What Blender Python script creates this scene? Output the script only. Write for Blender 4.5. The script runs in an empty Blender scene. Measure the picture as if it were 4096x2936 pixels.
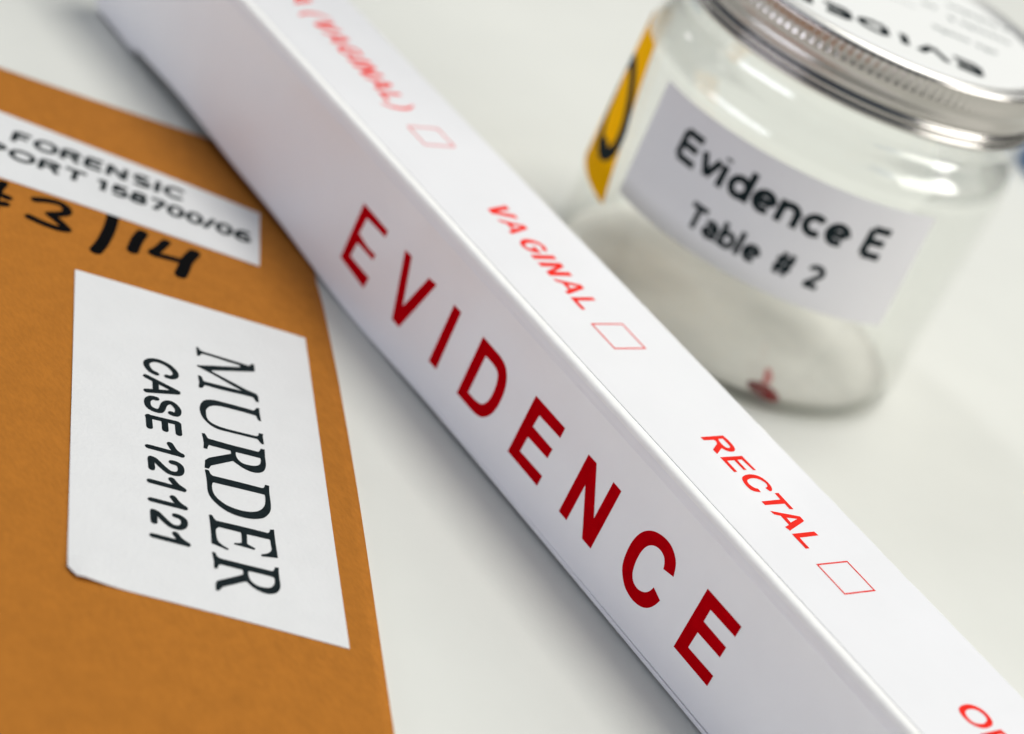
import bpy, bmesh, math, random
from mathutils import Vector, Matrix, noise
from mathutils.geometry import tessellate_polygon

# ---------------------------------------------------------------- camera, world, lamps, exposure
MM = 0.001                       # everything below is measured in millimetres
scene = bpy.context.scene
COL = scene.collection
CAM_LOC = [222.3038, -254.0299, 196.7507]
CAM_RIGHT = [0.531855, 0.753631, 0.386227]
CAM_UP = [-0.59766, 0.010934, 0.801675]
CAM_BACK = [0.599944, -0.657207, 0.456231]
LENS = 77.7213

cam_data = bpy.data.cameras.new("camera")
cam_data.lens = LENS
cam_data.sensor_width = 36.0
cam_data.clip_start = 0.01
cam_data.clip_end = 20.0
cam_data.dof.use_dof = True
cam_data.dof.focus_distance = 0.360
cam_data.dof.aperture_fstop = 11.0
cam = bpy.data.objects.new("camera", cam_data)
COL.objects.link(cam)
m = Matrix.Identity(4)
for i in range(3):
    m[i][0], m[i][1], m[i][2] = CAM_RIGHT[i], CAM_UP[i], CAM_BACK[i]
    m[i][3] = CAM_LOC[i] * MM
cam.matrix_world = m
scene.camera = cam

world = bpy.data.worlds.new("World")
scene.world = world
world.use_nodes = True
wn, wl = world.node_tree.nodes, world.node_tree.links
bg = wn["Background"]
bg.inputs["Strength"].default_value = 0.13
wt = wn.new("ShaderNodeTexCoord")
wsep = wn.new("ShaderNodeSeparateXYZ")
wl.new(wt.outputs["Generated"], wsep.inputs[0])
wnoise = wn.new("ShaderNodeTexNoise")
wnoise.inputs["Scale"].default_value = 2.3
wnoise.inputs["Detail"].default_value = 1.0
wl.new(wt.outputs["Generated"], wnoise.inputs["Vector"])
wadd = wn.new("ShaderNodeMath"); wadd.operation = 'MULTIPLY_ADD'
wl.new(wnoise.outputs["Fac"], wadd.inputs[0])
wadd.inputs[1].default_value = 0.5
wl.new(wsep.outputs["Z"], wadd.inputs[2])
wr = wn.new("ShaderNodeValToRGB")
wl.new(wadd.outputs[0], wr.inputs["Fac"])
cr = wr.color_ramp
cr.elements[0].position = 0.10; cr.elements[0].color = (0.10, 0.09, 0.085, 1)
cr.elements[1].position = 1.0; cr.elements[1].color = (0.56, 0.76, 1.0, 1)
for pos, c in ((0.28, (0.16, 0.13, 0.11, 1)), (0.40, (0.05, 0.05, 0.06, 1)), (0.52, (0.50, 0.48, 0.50, 1)), (0.7, (0.52, 0.64, 0.90, 1))):
    e = cr.elements.new(pos); e.color = c
wl.new(wr.outputs["Color"], bg.inputs["Color"])


def area(name, loc, target, sx, sy, watts, color):
    d = bpy.data.lights.new(name, 'AREA')
    d.shape = 'RECTANGLE'
    d.size, d.size_y = sx * MM, sy * MM
    d.energy = watts
    d.color = color
    o = bpy.data.objects.new(name, d)
    COL.objects.link(o)
    o.location = Vector(loc) * MM
    o.rotation_euler = (Vector(target) - Vector(loc)).to_track_quat('-Z', 'Y').to_euler()
    return o


area("panel_overhead", (10, 560, 1550), (-30, 20, 0), 820, 680, 18.8, (1.0, 0.985, 0.925))
area("added_panel_right", (1420, 900, 780), (-40, 60, 20), 1400, 800, 27.0, (1.0, 0.985, 0.94))  # added broad lamp out of view, set low to brighten the jar's floor
area("added_panel_left", (-640, 20, 700), (-20, 0, 20), 130, 620, 1.7, (0.97, 0.98, 1.0))  # added lamp out of view, gives the box's fold strip its highlight
area("fill_front", (-160, -1200, 110), (-40, 0, 20), 1000, 160, 5.0, (0.88, 0.89, 1.0))

scene.view_settings.view_transform = 'Standard'
scene.view_settings.look = 'None'
scene.view_settings.exposure = 0.0
scene.view_settings.gamma = 1.0
scene.view_settings.use_curve_mapping = False
scene.cycles.use_denoising = True
scene.cycles.denoiser = 'OPENIMAGEDENOISE'
scene.cycles.max_bounces = 16
scene.cycles.transmission_bounces = 14
scene.cycles.transparent_max_bounces = 16
scene.cycles.caustics_refractive = True
scene.cycles.caustics_reflective = True
scene.cycles.sample_clamp_indirect = 0.0

# ---------------------------------------------------------------- lettering outlines, in mm on their surfaces
EVIDENCE = [[[[-61.83,19.19],[-52.74,19.1],[-52.77,17.14],[-59.35,17.25],[-59.6,14.43],[-53.18,14.32],[-53.3,12.37],[-59.19,12.25],[-59.5,9.07],[-52.23,9.08],[-52.5,6.81],[-61.88,7.21]]],[[[-46.33,19.24],[-44.06,19.38],[-40.79,10.62],[-37.56,19.12],[-35.09,19.33],[-39.43,6.99],[-41.94,7.04]]],[[[-28.82,19.38],[-26.46,19.37],[-26.21,7.02],[-28.73,6.99]]],[[[-18.96,19.52],[-13.42,19.47],[-12.82,19.4],[-12.23,19.3],[-11.69,19.17],[-11.19,18.97],[-10.73,18.69],[-10.31,18.34],[-9.93,17.94],[-9.61,17.51],[-9.32,17],[-9.07,16.43],[-8.86,15.81],[-8.71,15.17],[-8.6,14.47],[-8.54,13.71],[-8.54,12.95],[-8.57,12.23],[-8.65,11.6],[-8.79,10.95],[-8.97,10.31],[-9.21,9.73],[-9.5,9.24],[-9.86,8.75],[-10.27,8.31],[-10.68,7.95],[-11.09,7.69],[-11.52,7.5],[-11.96,7.36],[-12.39,7.26],[-12.9,7.17],[-13.45,7.12],[-14.03,7.1],[-14.62,7.08],[-18.95,7.06]],[[-16.42,17.23],[-15.71,17.26],[-15.03,17.27],[-14.39,17.27],[-13.81,17.23],[-13.33,17.18],[-12.87,17.1],[-12.45,16.97],[-12.09,16.78],[-11.81,16.49],[-11.58,16.14],[-11.4,15.74],[-11.26,15.32],[-11.13,14.81],[-11.03,14.24],[-10.96,13.65],[-10.93,13.09],[-10.94,12.58],[-10.99,12.05],[-11.07,11.54],[-11.2,11.07],[-11.37,10.68],[-11.6,10.28],[-11.88,9.92],[-12.2,9.63],[-12.57,9.42],[-13,9.27],[-13.45,9.17],[-13.88,9.11],[-14.45,9.05],[-15.1,9.03],[-15.78,9.03],[-16.49,9.03]]],[[[-1.57,19.66],[7.55,19.7],[7.55,17.66],[1.06,17.49],[0.84,14.82],[7.14,14.8],[7.01,12.81],[0.87,12.67],[0.72,9.31],[7.76,9.43],[7.72,7.3],[-1.8,7.31]]],[[[14.84,19.77],[17.19,19.81],[22.14,11.89],[22.3,19.85],[24.57,19.81],[24.45,7.38],[21.92,7.36],[17.17,15.22],[17,7.36],[14.68,7.37]]],[[[42.12,16.45],[41.94,16.99],[41.76,17.52],[41.56,18],[41.32,18.43],[41.05,18.76],[40.75,19.06],[40.41,19.32],[40.05,19.56],[39.68,19.76],[39.29,19.93],[38.87,20.07],[38.43,20.16],[37.95,20.21],[37.44,20.22],[36.92,20.18],[36.4,20.1],[35.86,19.98],[35.3,19.81],[34.76,19.6],[34.26,19.34],[33.8,19.05],[33.37,18.7],[32.97,18.3],[32.62,17.88],[32.31,17.37],[32.04,16.81],[31.82,16.23],[31.66,15.65],[31.55,15],[31.49,14.31],[31.48,13.61],[31.5,12.93],[31.56,12.26],[31.66,11.59],[31.8,10.95],[31.97,10.39],[32.18,9.94],[32.44,9.54],[32.73,9.16],[33.06,8.82],[33.43,8.47],[33.85,8.13],[34.3,7.83],[34.79,7.59],[35.34,7.4],[35.94,7.25],[36.54,7.16],[37.13,7.12],[37.67,7.15],[38.23,7.24],[38.78,7.37],[39.27,7.53],[39.65,7.71],[40.03,7.94],[40.38,8.21],[40.69,8.49],[40.95,8.79],[41.18,9.11],[41.38,9.44],[41.55,9.78],[41.71,10.13],[41.84,10.5],[41.96,10.87],[42.07,11.25],[39.78,12],[39.69,11.67],[39.59,11.35],[39.48,11.05],[39.33,10.76],[39.16,10.51],[38.95,10.26],[38.73,10.04],[38.48,9.86],[38.16,9.68],[37.79,9.52],[37.41,9.39],[37.05,9.33],[36.66,9.32],[36.27,9.37],[35.89,9.47],[35.55,9.62],[35.25,9.83],[34.97,10.1],[34.72,10.42],[34.53,10.77],[34.35,11.22],[34.21,11.74],[34.1,12.29],[34.03,12.83],[34,13.39],[34,13.97],[34.04,14.53],[34.1,15.03],[34.17,15.39],[34.27,15.76],[34.41,16.12],[34.57,16.44],[34.76,16.73],[34.98,17],[35.23,17.24],[35.5,17.45],[35.82,17.63],[36.17,17.79],[36.55,17.91],[36.9,17.98],[37.28,18],[37.68,17.97],[38.06,17.9],[38.38,17.79],[38.63,17.66],[38.85,17.49],[39.04,17.28],[39.21,17.06],[39.37,16.82],[39.49,16.55],[39.61,16.27],[39.71,15.97]]],[[[49.12,19.9],[58.1,19.92],[58.01,17.8],[51.49,17.69],[51.44,15.1],[57.56,15.07],[57.47,12.95],[51.47,12.9],[51.32,9.43],[58.14,9.53],[58.09,7.39],[48.88,7.4]]]]
RECTAL = [[[[23.72,13.26],[23.56,18.88],[24.79,19.11],[25.15,19.12],[25.5,19.13],[25.83,19.12],[26.15,19.09],[26.4,19.04],[26.68,18.97],[26.94,18.88],[27.17,18.77],[27.33,18.66],[27.49,18.5],[27.64,18.31],[27.75,18.12],[27.83,17.9],[27.89,17.66],[27.91,17.41],[27.91,17.2],[27.86,16.98],[27.78,16.77],[27.67,16.57],[27.55,16.39],[27.4,16.21],[27.23,16.06],[27.05,15.91],[26.85,15.76],[28.31,13.51],[27.11,13.45],[25.74,15.55],[25.57,15.69],[25.39,15.82],[25.23,15.91],[25.08,15.96],[24.95,15.95],[24.83,15.89],[24.72,15.81],[24.61,15.7],[24.59,13.4]],[[24.47,16.95],[24.42,18.11],[24.8,18.13],[25.16,18.15],[25.5,18.17],[25.78,18.17],[25.97,18.18],[26.16,18.18],[26.35,18.17],[26.51,18.12],[26.63,18.03],[26.75,17.89],[26.85,17.73],[26.89,17.6],[26.89,17.44],[26.84,17.25],[26.76,17.08],[26.65,16.96],[26.47,16.87],[26.24,16.8],[25.98,16.75],[25.71,16.74],[25.42,16.75],[25.11,16.8],[24.79,16.87]]],[[[29.12,13.47],[29.09,18.81],[32.94,18.95],[32.83,18.29],[30.01,17.96],[30.05,16.86],[32.74,16.82],[32.65,16.11],[30.1,16.07],[30.13,14.33],[33.03,14.29],[33.08,13.51]]],[[[38.38,17.54],[38.36,17.74],[38.32,17.93],[38.25,18.11],[38.14,18.28],[37.95,18.46],[37.69,18.64],[37.43,18.79],[37.18,18.89],[36.85,18.97],[36.49,19.02],[36.12,19.03],[35.78,19],[35.44,18.92],[35.1,18.79],[34.79,18.62],[34.53,18.41],[34.31,18.14],[34.13,17.81],[33.99,17.45],[33.89,17.09],[33.84,16.74],[33.84,16.35],[33.87,15.94],[33.93,15.56],[34.01,15.24],[34.13,14.9],[34.28,14.56],[34.44,14.28],[34.62,14.07],[34.81,13.9],[35.01,13.77],[35.2,13.68],[35.51,13.57],[35.87,13.46],[36.24,13.39],[36.58,13.36],[36.93,13.37],[37.29,13.41],[37.62,13.51],[37.89,13.69],[38.1,13.99],[38.24,14.37],[38.36,14.82],[38.45,15.3],[37.53,15.44],[37.44,15.22],[37.34,15.01],[37.22,14.83],[37.07,14.68],[36.87,14.56],[36.63,14.46],[36.38,14.4],[36.15,14.37],[35.97,14.39],[35.76,14.45],[35.55,14.55],[35.37,14.68],[35.23,14.87],[35.1,15.12],[35,15.38],[34.94,15.62],[34.89,15.93],[34.87,16.28],[34.88,16.63],[34.93,16.93],[35.02,17.22],[35.16,17.49],[35.32,17.73],[35.5,17.93],[35.71,18.08],[35.96,18.21],[36.21,18.29],[36.44,18.32],[36.6,18.3],[36.78,18.24],[36.96,18.14],[37.12,18],[37.23,17.84],[37.32,17.64],[37.39,17.42],[37.46,17.18]]],[[[38.88,18.23],[38.9,19.14],[43.11,19.08],[43.04,18.2],[41.62,18.22],[41.59,13.53],[40.64,13.45],[40.52,18.13]]],[[[43.03,13.43],[44.93,18.99],[46.1,18.96],[48.08,13.71],[47.1,13.43],[46.69,14.72],[44.43,14.77],[43.98,13.6]],[[44.94,15.71],[45.47,17.84],[46.19,15.6]]],[[[48.83,13.46],[48.76,18.97],[49.74,19.1],[49.87,14.44],[52.5,14.41],[52.5,13.48]]]]
LETTER_O = [[[89.78,13.89],[89.57,14.16],[89.4,14.49],[89.26,14.86],[89.16,15.21],[89.1,15.6],[89.07,16.02],[89.07,16.43],[89.11,16.79],[89.2,17.12],[89.32,17.43],[89.47,17.7],[89.64,17.94],[89.86,18.18],[90.11,18.39],[90.39,18.58],[90.68,18.72],[90.99,18.81],[91.32,18.86],[91.66,18.88],[91.99,18.86],[92.28,18.81],[92.6,18.72],[92.9,18.59],[93.16,18.45],[93.33,18.31],[93.5,18.12],[93.65,17.9],[93.78,17.66],[93.88,17.37],[93.96,17.04],[94.01,16.7],[94.05,16.38],[94.06,16.09],[94.05,15.8],[94.02,15.52],[93.97,15.28],[93.88,15.02],[93.77,14.78],[93.63,14.56],[93.48,14.36],[93.28,14.14],[93.04,13.91],[92.78,13.71],[92.49,13.56],[92.16,13.46],[91.79,13.4],[91.41,13.38],[91.05,13.4],[90.73,13.46],[90.38,13.55],[90.05,13.7]],[[90.51,14.72],[90.37,14.94],[90.25,15.2],[90.17,15.48],[90.12,15.73],[90.09,16.02],[90.09,16.31],[90.13,16.6],[90.18,16.85],[90.27,17.09],[90.39,17.32],[90.53,17.51],[90.7,17.67],[90.91,17.81],[91.16,17.91],[91.41,17.98],[91.66,18.01],[91.87,17.99],[92.1,17.93],[92.33,17.84],[92.52,17.73],[92.63,17.61],[92.75,17.45],[92.85,17.26],[92.93,17.07],[93.01,16.86],[93.08,16.62],[93.13,16.38],[93.15,16.16],[93.14,15.9],[93.11,15.64],[93.05,15.38],[92.98,15.15],[92.89,14.93],[92.78,14.72],[92.65,14.54],[92.49,14.41],[92.25,14.32],[91.98,14.27],[91.69,14.25],[91.42,14.27],[91.19,14.33],[90.94,14.42],[90.71,14.55]]]
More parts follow.
